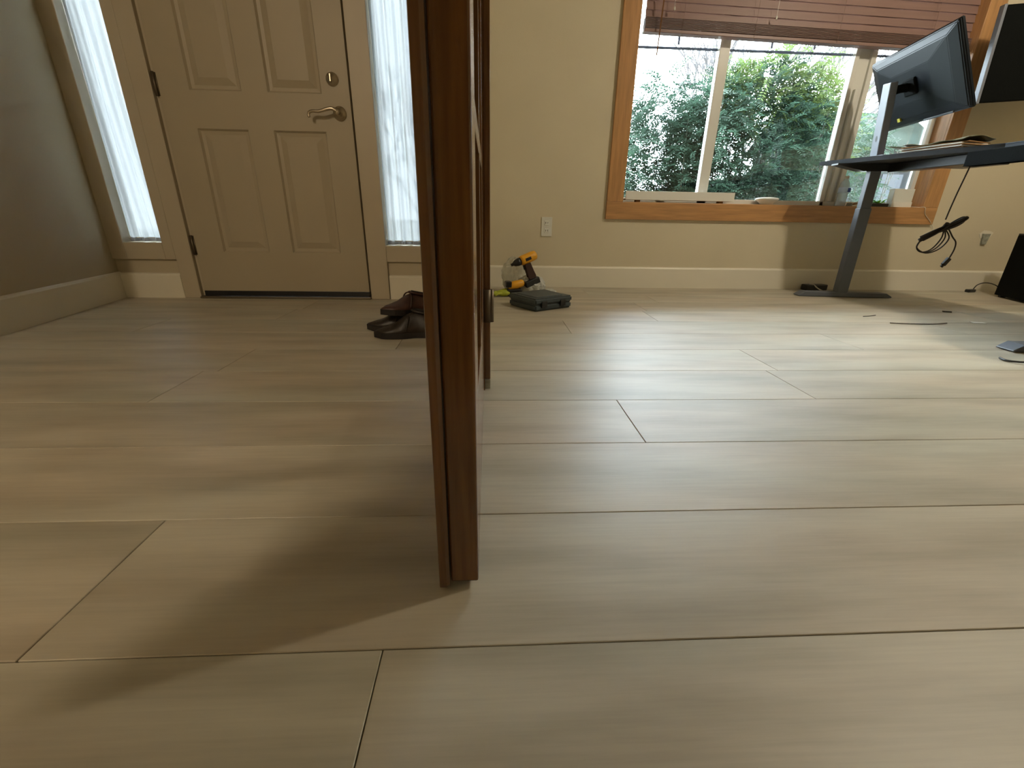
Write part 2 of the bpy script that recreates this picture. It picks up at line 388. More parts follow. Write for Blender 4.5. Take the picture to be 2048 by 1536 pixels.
curtain('sheer_curtain', -.581, -.382, 'white sheer curtain in the sidelight beside the wooden door', 8, -1, 0)

# ------------------------------------------------------------------ wooden french door leaf seen edge-on (X -.0525..-.0155, Y .4575..1.175)
XA, XB = -.0525, -.0155; Y0, Y1, Z0, Z1 = .4585, 1.172, .010, 2.06
bm = bmesh.new(); B(bm, XA, XB, Y0, Y0 + .105, Z0, Z1, .0025)
leaf = struct('door_2', bm, wood, 'brown wooden glazed door seen edge-on in the centre', 'door')
bm = bmesh.new(); B(bm, XA, XB, Y1 - .1, Y1, Z0, Z1, .002); obj('hinge_stile', bm, wood, leaf)
box('bottom_rail', XA, XB, Y0 + .105, Y1 - .1, Z0, .24, wood, leaf, .001)
box('top_rail', XA, XB, Y0 + .105, Y1 - .1, 1.95, Z1, wood, leaf, .001)
box('center_bar', XA, XB, .806, .830, .24, 1.95, wood, leaf, .001)
zr = [.24, .568, .909, 1.25, 1.591, 1.95]
for z in zr[1:-1]:
    box('glazing_bar', XA, XB, Y0 + .105, .806, z, z + .026, wood, leaf, .001); box('glazing_bar', XA, XB, .830, Y1 - .1, z, z + .026, wood, leaf, .001)
for k in range(5):
    z0 = zr[k] + (.026 if k else 0); z1 = zr[k + 1]
    for a, b in ((Y0 + .105, .806), (.830, Y1 - .1)):
        p = box('pane', -.037, -.031, a - .001, b + .001, z0 - .001, z1 + .001, dglass, leaf, 0)
        bm = bmesh.new()
        for (u, v, w, x) in ((a, a + .006, z0, z1), (b - .006, b, z0, z1), (a, b, z0, z0 + .006), (a, b, z1 - .006, z1)): B(bm, -.031, -.024, u, v, w, x); B(bm, -.044, -.037, u, v, w, x)
        obj('glazing_bead', bm, wood, p)
# T astragal on the left face
bm = bmesh.new(); poly(bm, [(-.0675, .4535), (-.0665, .4505), (-.0575, .4505), (-.0535, .4535), (-.0535, .4995), (-.0655, .4995)], .009, 2.06)
obj('astragal', bm, wood, leaf)
bm = bmesh.new()
for z in (.245, 1.05, 1.85):
    bm = bmesh.new(); tube(bm, [(.0065, 1.180, z - .044), (.0065, 1.180, z + .044)], .0062, 12); B(bm, -.0148, .004, 1.1705, 1.1735, z - .044, z + .044)
    obj('hinge', bm, brass, leaf, True)
bm = bmesh.new(); B(bm, -.125, -.013, 1.176, 1.195, 0, 2.08); B(bm, -.125, -.013, -.27, -.255, 0, 2.08); B(bm, -.125, -.013, -.255, 1.176, 2.065, 2.08)
struct('trim_2', bm, wood, 'brown wooden jamb behind the glazed door', 'trim')
bm = bmesh.new(); B(bm, -.013, .003, 1.187, 1.257, .030, 2.14, .002); B(bm, -.013, .003, -.33, -.262, 0, 2.14, .002); B(bm, -.013, .003, -.262, 1.187, 2.072, 2.14, .002)
tr3 = struct('trim_3', bm, wood, 'brown wooden casing strip just right of the glazed door', 'trim')
box('unpainted_foot', -.013, .003, 1.187, 1.257, .001, .030, greym, tr3, .001)

# ------------------------------------------------------------------ office window
WZ0, WZ1 = .570, 2.08; WX0, WX1 = .90, 3.02
bm = bmesh.new()
B(bm, .79, 3.13, YO - .02, YO, .460, .570, .003)
struct('trim_4', bm, woodx, 'honey wood bottom casing under the office window', 'trim')
bm = bmesh.new(); B(bm, .79, .90, YO - .019, YO, .570, 2.19, .003)
struct('trim_5', bm, woodz, 'honey wood upright casing left of the office window', 'trim')
bm = bmesh.new(); B(bm, 3.02, 3.13, YO - .019, YO, .570, 2.19, .003)
struct('trim_6', bm, woodz, 'honey wood upright casing right of the office window', 'trim')
bm = bmesh.new(); B(bm, .90, 3.02, YO - .019, YO, 2.08, 2.19, .003)
struct('trim_7', bm, woodx, 'honey wood head casing over the office window', 'trim')
bm = bmesh.new(); B(bm, .885, .901, YO - .003, YO + .105, .570, 2.08); B(bm, 3.019, 3.035, YO - .003, YO + .105, .570, 2.08); B(bm, .90, 3.02, YO - .003, YO + .105, 2.079, 2.095)
struct('trim_8', bm, woodz, 'honey wood window reveal boards', 'trim')
bm = bmesh.new(); B(bm, .90, 3.02, YO - .003, YO + .145, .548, .570, .002)
struct('trim_9', bm, woodx, 'honey wood window sill board', 'trim')
YW = 3.262
bm = bmesh.new()
for a in ((.901, .93, WZ0, WZ1), (2.99, 3.019, WZ0, WZ1), (1.452, 1.520, WZ0, WZ1), (2.345, 2.375, WZ0, WZ1), (2.455, 2.490, WZ0, WZ1)): B(bm, a[0], a[1], YW - .012, YW + .032, a[2], a[3], .003)
B(bm, 2.375, 2.455, YW + .004, YW + .032, WZ0, WZ1, .003)
B(bm, .901, 3.019, YW - .012, YW + .032, WZ0, WZ0 + .032, .003); B(bm, .901, 3.019, YW - .012, YW + .032, WZ1 - .035, WZ1, .003)
B(bm, 2.395, 2.425, YW - .018, YW + .004, WZ0 + .03, 1.28, .004)
win = struct('window_3', bm, vinyl, 'wide white office window in three sections looking onto a shrub', 'window')
secs = ((.93, 1.452), (1.520, 2.345), (2.490, 2.99))
for (a, b) in secs: box('pane', a, b, YW + .008, YW + .014, WZ0 + .03, WZ1 - .03, glass, win, 0)
bar = mat('grid_bar', (.05, .055, .08), .5)
for (a, b), xs in zip(secs, ((1.195,), (1.80, 2.08), (2.74,))):
    box('grid_bar', a, b, YW + .016, YW + .024, 1.466, 1.480, bar, win, .001)
    for x in xs: box('grid_bar', x - .007, x + .007, YW + .016, YW + .024, 1.492, WZ1 - .035, bar, win, .001)
for (a, b) in (secs[0], secs[2]): box('sash_latch', (a + b) / 2 - .03, (a + b) / 2 + .03, YW - .02, YW - .012, WZ0 + .006, WZ0 + .02, vinyl, win, .003)
# blind
bl = thing('wood_blind', 'reddish brown slatted wood blind lowered over the top of the office window', 'blind', (0, 0, 0))
tilt = math.atan2(-.028, 2.1)
def bz(x): return 1.498 - .0135 * (x - .91)
YB = 3.205
n = 0; z = .030
mbl = T(1.96, 0, .012) @ Rt(.021, 'Y') @ T(-1.96, 0, 0)
box('bottom_rail', .908, 3.012, YB - .026, YB + .026, 1.487, 1.505, blindm, bl, .003, mbl)
zz = 1.509
for k in range(9):                                   # gathered slats resting on the bottom rail
    box('slat', .908, 3.012, YB - .026, YB + .026, zz, zz + .0030, blindm, bl, .001, mbl); zz += .0062
zz += .018
while zz < 2.03:
    bm = bmesh.new(); B(bm, .908, 3.012, -.0255, .0255, -.0015, .0015, .001)
    mm = mbl @ T(0, YB, zz) @ Rt(math.radians(80), 'X')
    for v in bm.verts: v.co = mm @ v.co
    obj('slat', bm, blindm, bl); zz += .044
box('head_rail', .905, 3.015, YB - .03, YB + .03, 2.035, 2.076, blindm, bl, .002)
for x in (1.17, 1.62, 2.15, 2.75):
    bm = bmesh.new(); tube(bm, [(x, YB - .029, 1.50), (x, YB - .029, 2.05)], .0011, 5); obj('ladder_cord', bm, blindm, bl)
bm = bmesh.new(); tube(bm, [(1.035, YB - .045, 2.03), (1.03, YB - .05, 1.70), (1.022, YB - .05, 1.395)], .0042, 8); obj('tilt_wand', bm, wood, bl)
for x, z in ((1.10, 1.625), (1.73, 1.60)):
    bm = bmesh.new(); tube(bm, [(x, YB - .043, 2.03), (x, YB - .043, z)], .0010, 5); cdd = obj('lift_cord', bm, vinyl, bl)
    bm = bmesh.new(); lathe(bm, [(.002, .016), (.005, .010), (.006, 0), (.004, -.004)], 10, T(x, YB - .043, z)); obj('tassel', bm, vinyl, cdd, True)
# ------------------------------------------------------------------ sill items
t = thing('folded_slat_bundle', 'long white board lying along the left part of the window sill', 'board', (0, 0, 0))
for nm, y0, y1, z0, z1 in (('board', 3.162, 3.168, .585, .640), ('backing', 3.170, 3.235, .585, .592)):
    bm = bmesh.new(); B(bm, .922, 1.675, y0, y1, z0, z1, .0015)
    for v in bm.verts: v.co.z -= (v.co.x - .92) * .0
    obj(nm, bm, paper if nm == 'board' else tan, t)
box('foot_block', 1.0, 1.03, 3.18, 3.22, .5702, .586, tan, t); box('foot_block', 1.58, 1.61, 3.18, 3.22, .5702, .586, tan, t)
bm = bmesh.new(); lathe(bm, [(.040, 0), (.045, .012), (.070, .030), (.076, .036), (.066, .043), (.035, .047), (.01, .048)], 32, T(1.925, 3.195, .5704))
tag(obj('paper_plate', bm, paper, None, True), 'pale round dish on the sill at the window centre', 'dish')
box_ = box('tan_strip', 1.86, 1.965, 3.130, 3.200, .5705, .5712, tan, None, 0)
bpy.data.objects.remove(box_)
t = thing('water_bottle', 'clear water bottle with a blue label on the window sill', 'bottle', (2.462, 3.20, .5702))
bm = bmesh.new(); lathe(bm, [(.026, 0), (.031, .004), (.031, .03), (.029, .035), (.031, .04), (.031, .085), (.031, .125), (.027, .145), (.013, .170), (.012, .178)], 24)
cb = mat('cloudy_bottle', (.62, .72, .78), .15); cb.node_tree.nodes['Principled BSDF'].inputs['Alpha'].default_value = .6; obj('bottle_body', bm, cb, t, True)
bm = bmesh.new(); lathe(bm, [(.0315, .086), (.0318, .088), (.0318, .118), (.0315, .120)], 24); lb = obj('label', bm, mat('pale_label', (.55, .68, .85), .4), t, True)
bm = bmesh.new(); B(bm, .006, .026, -.0335, -.026, .090, .116, .001); obj('label_patch', bm, blue, lb)
bm = bmesh.new(); lathe(bm, [(.0145, .175), (.0145, .190), (.013, .192)], 20); obj('cap', bm, vinyl, t, True)
t = thing('white_device_box', 'small white box with a stand on the right end of the sill', 'box', (2.885, 3.195, .5702), .06)
box('carton', -.078, .078, -.020, .022, 0, .118, boxm, t, .002); box('front_lip', -.08, .076, -.028, -.020, 0, .034, paper, t, .001)
bm = bmesh.new(); tube(bm, smoothpts([(2.965, 3.18, .575), (3.0, 3.15, .572), (3.03, 3.13, .57), (3.045, 3.132, .53), (3.10, 3.131, .48), (3.16, 3.150, .43), (3.17, 3.150, .37)], 6), .0016, 6)
cord_ = obj('cord', bm, whitec, t, True); cord_.matrix_parent_inverse = (T(2.885, 3.195, .5702) @ Rt(.06, 'Z')).inverted(); cord_['label'] = 'thin white cord'
t = thing('green_plant_pot', 'small green-leaved plant in a dark tray on the sill beside the white box', 'plant', (2.735, 3.20, .5702))
box('tray', -.06, .06, -.03, .03, 0, .022, black, t, .004)
bm = bmesh.new()
for k in range(16):
    a = random.uniform(0, 2 * PI); l = random.uniform(.04, .075); w = .009; d = Vector((math.cos(a), math.sin(a) * .4, .45)).normalized(); s = Vector((-math.sin(a), math.cos(a), 0)) * w
    b0 = Vector((random.uniform(-.03, .03), 0, .02)); p = [b0, b0 + d * l * .5 + s, b0 + d * l - Vector((0, 0, .01)), b0 + d * l * .5 - s]
    q = [bm.verts.new(v) for v in p]; bm.faces.new(q)
obj('leaves', bm, lgreen, t)
t = thing('twig_brush', 'thin pale twig bundle lying on the sill beside the bottle', 'twigs', (2.56, 3.19, .5702))
bm = bmesh.new()
for k in range(5): tube(bm, [(-.05, .004 * k, .004), (0, .004 * k - .008, .012 + .002 * k), (.055, .01 * k - .02, .028 + .004 * k)], .0022, 6, .0012)
obj('twig', bm, tan, t)
bm = bmesh.new(); lathe(bm, [(.014, 0), (.017, .003), (.017, .018), (.013, .022), (.006, .023)], 18, T(2.515, 3.178, .5702))
tag(obj('small_jar', bm, greym, None, True), 'tiny grey jar on the sill in front of the bottle', 'jar')

# ------------------------------------------------------------------ outlet & wall fixture
t = thing('wall_outlet', 'white double power outlet on the wall left of the window', 'outlet', (.393, YO, .404))
box('cover_plate', -.036, .036, -.006, 0, -.062, .062, vinyl, t, .002)
for z in (-.025, .025):
    sct = box('socket', -.016, .016, -.0085, -.005, z - .015, z + .015, paper, t, .003)
    for x in (-.007, .007): box('slot', x - .0015, x + .0015, -.0092, -.0080, z - .005, z + .006, black, sct, 0)
t = thing('torn_wall_plate', 'small grey broken wall plate low on the wall under the black panel', 'plate', (3.575, YO, .372))
bm = bmesh.new(); poly(bm, [(-.028, .032), (.030, .032), (.018, -.040), (-.014, -.040)], 0, .012, Rt(PI / 2, 'X')); obj('plate', bm, greym, t)
bm = bmesh.new(); poly(bm, [(-.05, .03), (-.02, .055), (.03, .05), (.055, .04), (.04, .01), (-.03, .0)], 0, .0025, Rt(PI / 2, 'X')); obj('paint_chip', bm, white, t)

# ------------------------------------------------------------------ desk (rotated slightly, long side runs toward the viewer)
t = thing('standing_desk', 'grey standing desk with T-shaped steel foot before the window', 'desk', (0, 0, 0))
top = [(2.105, 3.005), (2.165, 2.82), (2.228, 2.62), (2.32, 2.38), (2.40, 2.18), (2.41, 2.0), (2.24, 1.80), (2.12, 1.55), (2.08, 1.42), (2.75, 1.42), (2.80, 2.2), (2.78, 3.03)]
bm = bmesh.new(); poly(bm, top, .800, .824)
bmesh.ops.bevel(bm, geom=[e for e in bm.edges if abs(e.verts[0].co.z - e.verts[1].co.z) < 1e-4], offset=.004, segments=2, affect='EDGES')
obj('desktop', bm, grayt, t)
rzf = -.10
F = T(2.365, 2.840, 0) @ Rt(rzf, 'Z')
def foot(y):
    G = T(0, y, 0) @ F
    bm = bmesh.new()
    prof = [(-.298, .003), (-.298, .008), (-.262, .031), (.262, .031), (.300, .010), (.300, .003)]
    a = [bm.verts.new(G @ Vector((x, -.036, z))) for x, z in prof]; b = [bm.verts.new(G @ Vector((x, .036, z))) for x, z in prof]
    bm.faces.new(a); bm.faces.new(b[::-1])
    for i in range(6): k = (i + 1) % 6; bm.faces.new((a[i], a[k], b[k], b[i]))
    bmesh.ops.bevel(bm, geom=list(bm.edges), offset=.002, segments=1, affect='EDGES')
    f = obj('foot', bm, gray, t)
    for x in (-.25, .25):
        bm = bmesh.new(); lathe(bm, [(.018, 0), (.018, .004), (.014, .006)], 14, G @ T(x, 0, 0)); obj('leveling_pad', bm, black, f)
    bm = bmesh.new(); B(bm, -.052, .018, -.025, .025, .030, .55, .004, G); obj('leg', bm, gray, t)
    bm = bmesh.new(); B(bm, -.049, .013, -.021, .021, .55, .775, .003, G); obj('leg_inner_tube', bm, gray, t)
    bm = bmesh.new(); prof = [(-.26, .798), (-.26, .790), (-.10, .757), (.16, .757), (.27, .790), (.27, .798)]
    a = [bm.verts.new(G @ Vector((x, -.032, z))) for x, z in prof]; b = [bm.verts.new(G @ Vector((x, .032, z))) for x, z in prof]
    bm.faces.new(a); bm.faces.new(b[::-1])
    for i in range(6): k = (i + 1) % 6; bm.faces.new((a[i], a[k], b[k], b[i]))
    obj('support_bracket', bm, black, t)
foot(0); foot(-1.28)
box('cross_rail', 2.405, 2.475, 1.56, 2.81, .752, .798, black, t, .003); box('cross_rail', 2.55, 2.60, 1.56, 2.81, .765, .798, gray, t, .003)
box('control_box', 2.50, 2.66, 2.36, 2.60, .757, .799, black, t, .004)
# under-desk tray on the near half
t2 = thing('under_desk_tray', 'long black cable tray hanging under the near half of the grey desk', 'tray', (0, 0, 0))
bm = bmesh.new(); B(bm, 2.345, 2.39, 1.62, 2.295, .735, .799, .003); B(bm, 2.345, 2.404, 1.62, 2.295, .735, .739); obj('tray_body', bm, blackmatte, t2)

# monitor
n_ = Vector((math.cos(.2232), -math.sin(.2232), 0)); u_ = Vector((-math.sin(.2232), -math.cos(.2232), 0)); tl = .44
c_ = Vector((2.3667, 2.735, 1.19)); v_ = Vector((0, 0, 1)) * math.cos(tl) - n_ * math.sin(tl); w_ = n_ * math.cos(tl) + Vector((0, 0, 1)) * math.sin(tl)
MM = Matrix(((u_.x, w_.x, v_.x, c_.x), (u_.y, w_.y, v_.y, c_.y), (u_.z, w_.z, v_.z, c_.z), (0, 0, 0, 1)))   # local x = width, y = screen side, z = up
t = thing('monitor', 'black monitor seen from behind, tilted on its grey stand on the desk', 'monitor', (0, 0, 0))
w, h = .355, .203
bm = bmesh.new()
def rr(x, z, y, ex=0):
    return [bm.verts.new(MM @ Vector(p)) for p in ((-x, y, -z), (x, y, -z), (x, y, z), (-x, y, z))]
r0 = rr(w, h, .012); r1 = rr(w, h, -.004); r2 = rr(w - .01, h - .01, -.014); r3 = rr(w - .07, h - .045, -.026); r4 = rr(w - .20, h - .12, -.033)
bm.faces.new(r0)
for p, q in ((r0, r1), (r1, r2), (r2, r3), (r3, r4)):
    for k in range(4): bm.faces.new((p[k], p[(k + 1) % 4], q[(k + 1) % 4], q[k]))
bm.faces.new(r4)
bmesh.ops.bevel(bm, geom=list(bm.edges), offset=.004, segments=2, affect='EDGES')
obj('back_shell', bm, shell, t, False)
bm = bmesh.new(); B(bm, -w + .008, w - .008, .012, .0135, -h + .014, h - .008, 0, MM); obj('screen', bm, black, t)
bm = bmesh.new(); B(bm, .03, .25, -.020, -.010, -h + .002, -h + .012, .002, MM); obj('lower_lip', bm, gray, t)
bm = bmesh.new(); B(bm, -.16, -.135, -.034, -.0255, -.165, -.145, .001, MM); obj('yellow_sticker', bm, mat('sticker_yellow', (.55, .50, .05), .5), t)
# neck
P0 = Vector((2.290, 2.785, .826)); P1 = Vector((2.236, 2.765, 1.195)); ax = (P1 - P0).normalized()
side = Vector((-.12, -.99, 0)).normalized(); side = (side - ax * side.dot(ax)).normalized(); bk = ax.cross(side)   # bk ~ x direction
NM = Matrix(((bk.x, side.x, ax.x, P0.x), (bk.y, side.y, ax.y, P0.y), (bk.z, side.z, ax.z, P0.z), (0, 0, 0, 1)))
L = (P1 - P0).length
nk = mat('stand_silver_grey', (.20, .22, .26), .4)
bm = bmesh.new(); B(bm, -.020, .020, -.032, .032, 0, L, .004, NM); neck = obj('neck', bm, nk, t)
bm = bmesh.new(); lathe(bm, [(.010, -.0), (.010, .0015)], 16, NM @ T((-.0205 if bk.x > 0 else .0205), 0, .10) @ Rt(PI / 2, 'Y') @ Matrix.Diagonal((1.6, .8, 1, 1))); obj('cable_hole', bm, black, neck)
bm = bmesh.new(); tube(bm, smoothpts([P1 - ax * .05, P1 - ax * .03 + n_ * .05, MM @ Vector((0, -.046, -.0))], 5), .022, 14); obj('tilt_arm', bm, blackmatte, t, True)
bm = bmesh.new(); B(bm, -.05, .05, -.044, -.030, -.045, .04, .006, MM); obj('mount_plate', bm, blackmatte, t)
bm = bmesh.new(); B(bm, 2.25, 2.46, 2.69, 2.88, .8245, .832, .003); obj('stand_base', bm, nk, t)

# clutter on the desk
t = thing('envelope_stack', 'stack of pale envelopes and wrappers on the grey desk under the monitor', 'papers', (2.40, 2.49, .8242), .25)
for k in range(5):
    mm = T(random.uniform(-.008, .008), random.uniform(-.01, .01), .0) @ Rt(random.uniform(-.08, .08), 'Z')
    box('envelope', -.09, .09, -.15, .15, .001 + k * .006, .006 + k * .006, paper if k % 2 else tan, t, .001, mm)
vs = []; fs = []
for j in range(13):
    for i in range(13):
        x = -.1 + .2 * i / 12; y = -.16 + .3 * j / 12
        vs.append((x, y, .034 + .012 * math.sin(x * 31 + y * 9) * math.cos(y * 27) + .018 * max(0, -y / .16)))
for j in range(12):
    for i in range(12): a = j * 13 + i; fs.append((a, a + 1, a + 14, a + 13))
o = obj('crumpled_wrapper', (vs, fs), mat('dark_olive_wrapper', (.12, .12, .06), .45), t, True)
md = o.modifiers.new('s', 'SOLIDIFY'); md.thickness = .003
# hanging cable
t = thing('hanging_cable', 'black power cable bundled and hanging under the desk', 'cable', (0, 0, 0))
bm = bmesh.new(); tube(bm, smoothpts([(2.545, 2.45, .762), (2.577, 2.49, .70), (2.577, 2.5, .63), (2.568, 2.5, .55), (2.563, 2.5, .49)], 5), .0034, 8); obj('drop_cord', bm, cableM, t, True)
bm = bmesh.new()
A = Vector((2.452, 2.5, .384)); Bp = Vector((2.668, 2.5, .502)); dd = (Bp - A); up = Vector((-dd.z, 0, dd.x)).normalized()
for k in range(7):
    o1 = up * random.uniform(-.010, .010) + Vector((0, random.uniform(-.012, .012), 0)); o2 = up * random.uniform(-.008, .008) + Vector((0, random.uniform(-.012, .012), 0))
    e0 = A - dd * random.uniform(-.05, .03); e1 = Bp + dd * random.uniform(-.08, .02)
    tube(bm, smoothpts([e0 + o1, A + dd * .3 + o1 * .9, A + dd * .55 + o1 * .4, A + dd * .8 + o2 * .9, e1 + o2, e1 + o2 + dd * .02 - up * .012, A + dd * .75 - up * .016 + o2, A + dd * .4 - up * .01], 5), .0056, 7)
obj('cord_bundle', bm, cableM, t, True)
bm = bmesh.new()
for sp in (.0, .02, .045):
    tube(bm, smoothpts([A + dd * .05, A + Vector((.005, .01, -.045)), A + Vector((.03 + sp * .6, -.005, -.070 - sp * .1)), A + Vector((.09 + sp, .0, -.05)), A + Vector((.125 + sp, .0, .01)), A + dd * .55], 6), .0036, 7)
tube(bm, smoothpts([A + dd * .5, A + dd * .62 - up * .01, Vector((2.640, 2.5, .40)), Vector((2.672, 2.5, .37)), Vector((2.678, 2.5, .33)), Vector((2.668, 2.5, .285))], 6), .0036, 8)
tube(bm, smoothpts([Bp - dd * .03, Bp + Vector((.012, 0, -.01)), Bp + Vector((-.02, 0, -.04)), A + dd * .6 - up * .02], 6), .0036, 8)
obj('loose_loops', bm, cableM, t, True)
bm = bmesh.new(); tube(bm, [(2.570, 2.486, .49 - .02), (2.576, 2.514, .49 - .055)], .012, 8); obj('cable_tie', bm, black, t)
bm = bmesh.new(); q = T(2.655, 2.5, .262) @ Rt(.55, 'Y'); B(bm, -.011, .011, -.009, .009, -.022, .024, .003, q); B(bm, -.008, .008, -.004, .004, -.034, -.02, .001, q); obj('plug', bm, cableM, t)

# black panel on the right
RB = T(2.935, 2.93, 1.150) @ Rt(-.17, 'Z') @ Rt(-.05, 'Y')
t = thing('black_screen_panel', 'large black panel with a pale side edge, upper right beside the window', 'screen', (0, 0, 0))
bm = bmesh.new(); B(bm, .012, .74, -.012, .018, 0, .475, .003, RB); obj('dark_face', bm, blackmatte, t)
bm = bmesh.new(); B(bm, -.004, .012, -.010, .024, -.006, .48, .002, RB); obj('pale_edge', bm, nk, t)
bm = bmesh.new(); B(bm, .30, .42, .018, .12, .16, .30, .004, RB); B(bm, .28, .44, .10, .125, .12, .34, .003, RB); obj('wall_mount', bm, black, t)

# tower, adapter, cords on the floor
t = thing('computer_tower', 'black computer tower on the floor at the right edge', 'computer', (3.525, 2.905, 0), -.02)
KM = Matrix(((.97, -.12, 0, 0), (.38 * .12, .99, 0, 0), (0, 0, 1, 0), (0, 0, 0, 1)))
def TW(nm, x0, x1, y0, y1, z0, z1, m, bev=.003):
    bm = bmesh.new(); B(bm, x0, x1, y0, y1, z0, z1, bev, Rt(-.36, 'Z')); return obj(nm, bm, m, t)
TW('side_panel', 0, .008, -.46, 0, .012, .405, blackmatte); TW('chassis', .008, .20, -.455, -.004, .016, .40, blackmatte)
TW('top_cover', .0, .20, -.46, 0, .405, .415, black)
for x, y in ((.03, -.03), (.17, -.03), (.03, -.42), (.17, -.42)): TW('foot', x - .015, x + .015, y - .015, y + .015, 0, .0165, black)
bm = bmesh.new(); B(bm, .02, .19, -.22, -.02, .4155, .47, .01, T(3.525, 2.905, 0) @ Rt(-.38, 'Z'))
tag(obj('teal_box', bm, teal), 'small teal box on top of the black computer tower', 'box')
t = thing('floor_plug', 'black plug and looped cord on the floor beside the tower', 'plug', (0, 0, 0))
bm = bmesh.new(); B(bm, -.035, .035, -.016, .016, 0, .022, .006, T(3.53, 3.07, 0) @ Rt(.2, 'Z')); obj('plug_body', bm, black, t)
bm = bmesh.new(); tube(bm, smoothpts([(3.55, 3.075, .012), (3.59, 3.09, .05), (3.66, 3.10, .065), (3.74, 3.10, .05), (3.80, 3.08, .01)], 6), .0035, 8); obj('cord', bm, black, t, True)
t = thing('power_adapter', 'flat dark adapter with a white wire, on the floor behind the desk foot', 'adapter', (2.36, 3.105, 0), .1)
box('adapter_body', -.085, .085, -.03, .03, .002, .042, black, t, .006)
bm = bmesh.new(); tube(bm, smoothpts([(-.045, .0, .044), (-.03, -.02, .043), (-.01, -.045, .02), (.02, -.06, .004)], 5), .004, 6); obj('wire', bm, whitec, t, True)
t = thing('power_strip', 'black power strip on the floor at the right edge in the desk shadow', 'power strip', (1.96, 1.40, 0), -.05)
box('strip_body', .0, .30, -.025, .025, 0, .026, blackmatte, t, .008)
for k in range(4): box('socket', .02 + .065 * k, .058 + .065 * k, -.016, .016, .026, .028, blackmatte, t, 0)
bm = bmesh.new(); tube(bm, smoothpts([(-.012, 0, .012), (-.035, .01, .008), (-.06, .035, .005), (-.05, .07, .005)], 5), .004, 8); obj('strip_cord', bm, black, t, True)
bm = bmesh.new(); tube(bm, smoothpts([(1.985, 2.20, .003), (2.03, 2.21, .003), (2.08, 2.23, .003)], 4), .002, 6)
tag(obj('loose_wire', bm, cableM), 'short thin wire on the floor at the left edge of the desk shadow', 'wire')
bm = bmesh.new(); tube(bm, smoothpts([(2.0, 2.05, .003), (2.06, 2.035, .003), (2.13, 2.03, .003), (2.22, 2.03, .003), (2.3, 2.05, .003)], 4), .0022, 6)
tag(obj('loose_wire', bm, cableM), 'longer thin wire lying on the floor inside the desk shadow', 'wire')
bm = bmesh.new(); B(bm, -.02, .02, -.008, .008, 0, .006, .002, T(2.60, 2.34, 0) @ Rt(-.3, 'Z'))
tag(obj('dark_chip', bm, black), 'tiny dark clip on the floor under the desk', 'clip')
bm = bmesh.new(); B(bm, -.03, .03, -.015, .015, 0, .003, .001, T(2.49, 2.07, 0) @ Rt(-.2, 'Z'))
tag(obj('paper_scrap', bm, paper), 'scrap of white paper on the floor under the desk', 'paper')

# ------------------------------------------------------------------ tool case
A0 = Vector((.1036, 2.463)); B0 = Vector((.24, 2.264)); C0 = Vector((.458, 2.403))
ex = (C0 - B0).normalized(); ang = math.atan2(ex.y, ex.x)
t = thing('tool_case', 'dark slate plastic tool case lying flat on the floor by the wall', 'case', (B0.x, B0.y, 0), ang)
Wc, Dc = .262, .245
def outline(o):   # notch for the handle on the +x side
    P = [(o, o), (Wc - o, o), (Wc - o, Dc * .30), (Wc - .022 - o, Dc * .34), (Wc - .022 - o, Dc * .74), (Wc - o, Dc * .78), (Wc - o, Dc - o), (o, Dc - o)]
    return P
def casehalf(nm, z0, z1, ins, m):
    bm = bmesh.new(); poly(bm, outline(ins), z0, z1)
    bmesh.ops.bevel(bm, geom=list(bm.edges), offset=.009, segments=3, affect='EDGES'); return obj(nm, bm, m, t, False)
casehalf('lower_shell', .001, .036, .002, caseM); casehalf('upper_shell', .0345, .068, 0, caseM)
bm = bmesh.new(); poly(bm, [(.03, .03), (Wc - .05, .03), (Wc - .06, Dc - .03), (.03, Dc - .03)], .067, .0715); bmesh.ops.bevel(bm, geom=list(bm.edges), offset=.002, segments=1, affect='EDGES'); obj('raised_lid_panel', bm, caseM, t)
bm = bmesh.new(); tube(bm, smoothpts([(Wc - .02, Dc * .30, .036), (Wc + .004, Dc * .36, .036), (Wc + .004, Dc * .72, .036), (Wc - .02, Dc * .78, .036)], 5), .009, 10); obj('handle', bm, black, t, True)
for x in (.06, .19): box('latch', x - .018, x + .018, -.006, .004, .018, .052, black, t, .002)

def drill(loc, rot, label, name='cordless_drill'):
    t = thing(name, label, 'drill', loc); t.rotation_euler = rot
    bm = bmesh.new(); lathe(bm, [(.020, -.075), (.027, -.07), (.030, -.05), (.030, .02), (.026, .035)], 18, T(0, 0, .165) @ Rt(PI / 2, 'Y')); obj('motor_housing', bm, yellow, t, True)
    bm = bmesh.new(); lathe(bm, [(.024, .035), (.023, .055), (.018, .075), (.010, .085), (.008, .10)], 16, T(0, 0, .165) @ Rt(PI / 2, 'Y')); obj('chuck', bm, black, t, True)
    bm = bmesh.new(); B(bm, -.031, .012, -.0305, .0305, .155, .175, .004); obj('side_label', bm, black, t)
    bm = bmesh.new()
    a = [(-.022, .14), (.022, .14), (.012, .05), (.020, .035), (-.035, .035), (-.028, .05)]
    f = [bm.verts.new((x, -.017, z)) for x, z in a]; b = [bm.verts.new((x, .017, z)) for x, z in a]
    bm.faces.new(f); bm.faces.new(b[::-1])
    for i in range(6): k = (i + 1) % 6; bm.faces.new((f[i], f[k], b[k], b[i]))
    bmesh.ops.bevel(bm, geom=list(bm.edges), offset=.005, segments=2, affect='EDGES'); obj('grip', bm, mat('dark_maroon_grip', (.045, .018, .012), .6), t)
    box('battery', -.045, .055, -.032, .032, 0, .038, black, t, .006); box('trigger', .018, .028, -.006, .006, .105, .135, black, t, .003)
    return t
drill((.276, 2.800, .068), (0, math.radians(20), math.radians(200)), 'yellow cordless drill standing on plastic bags against the wall')
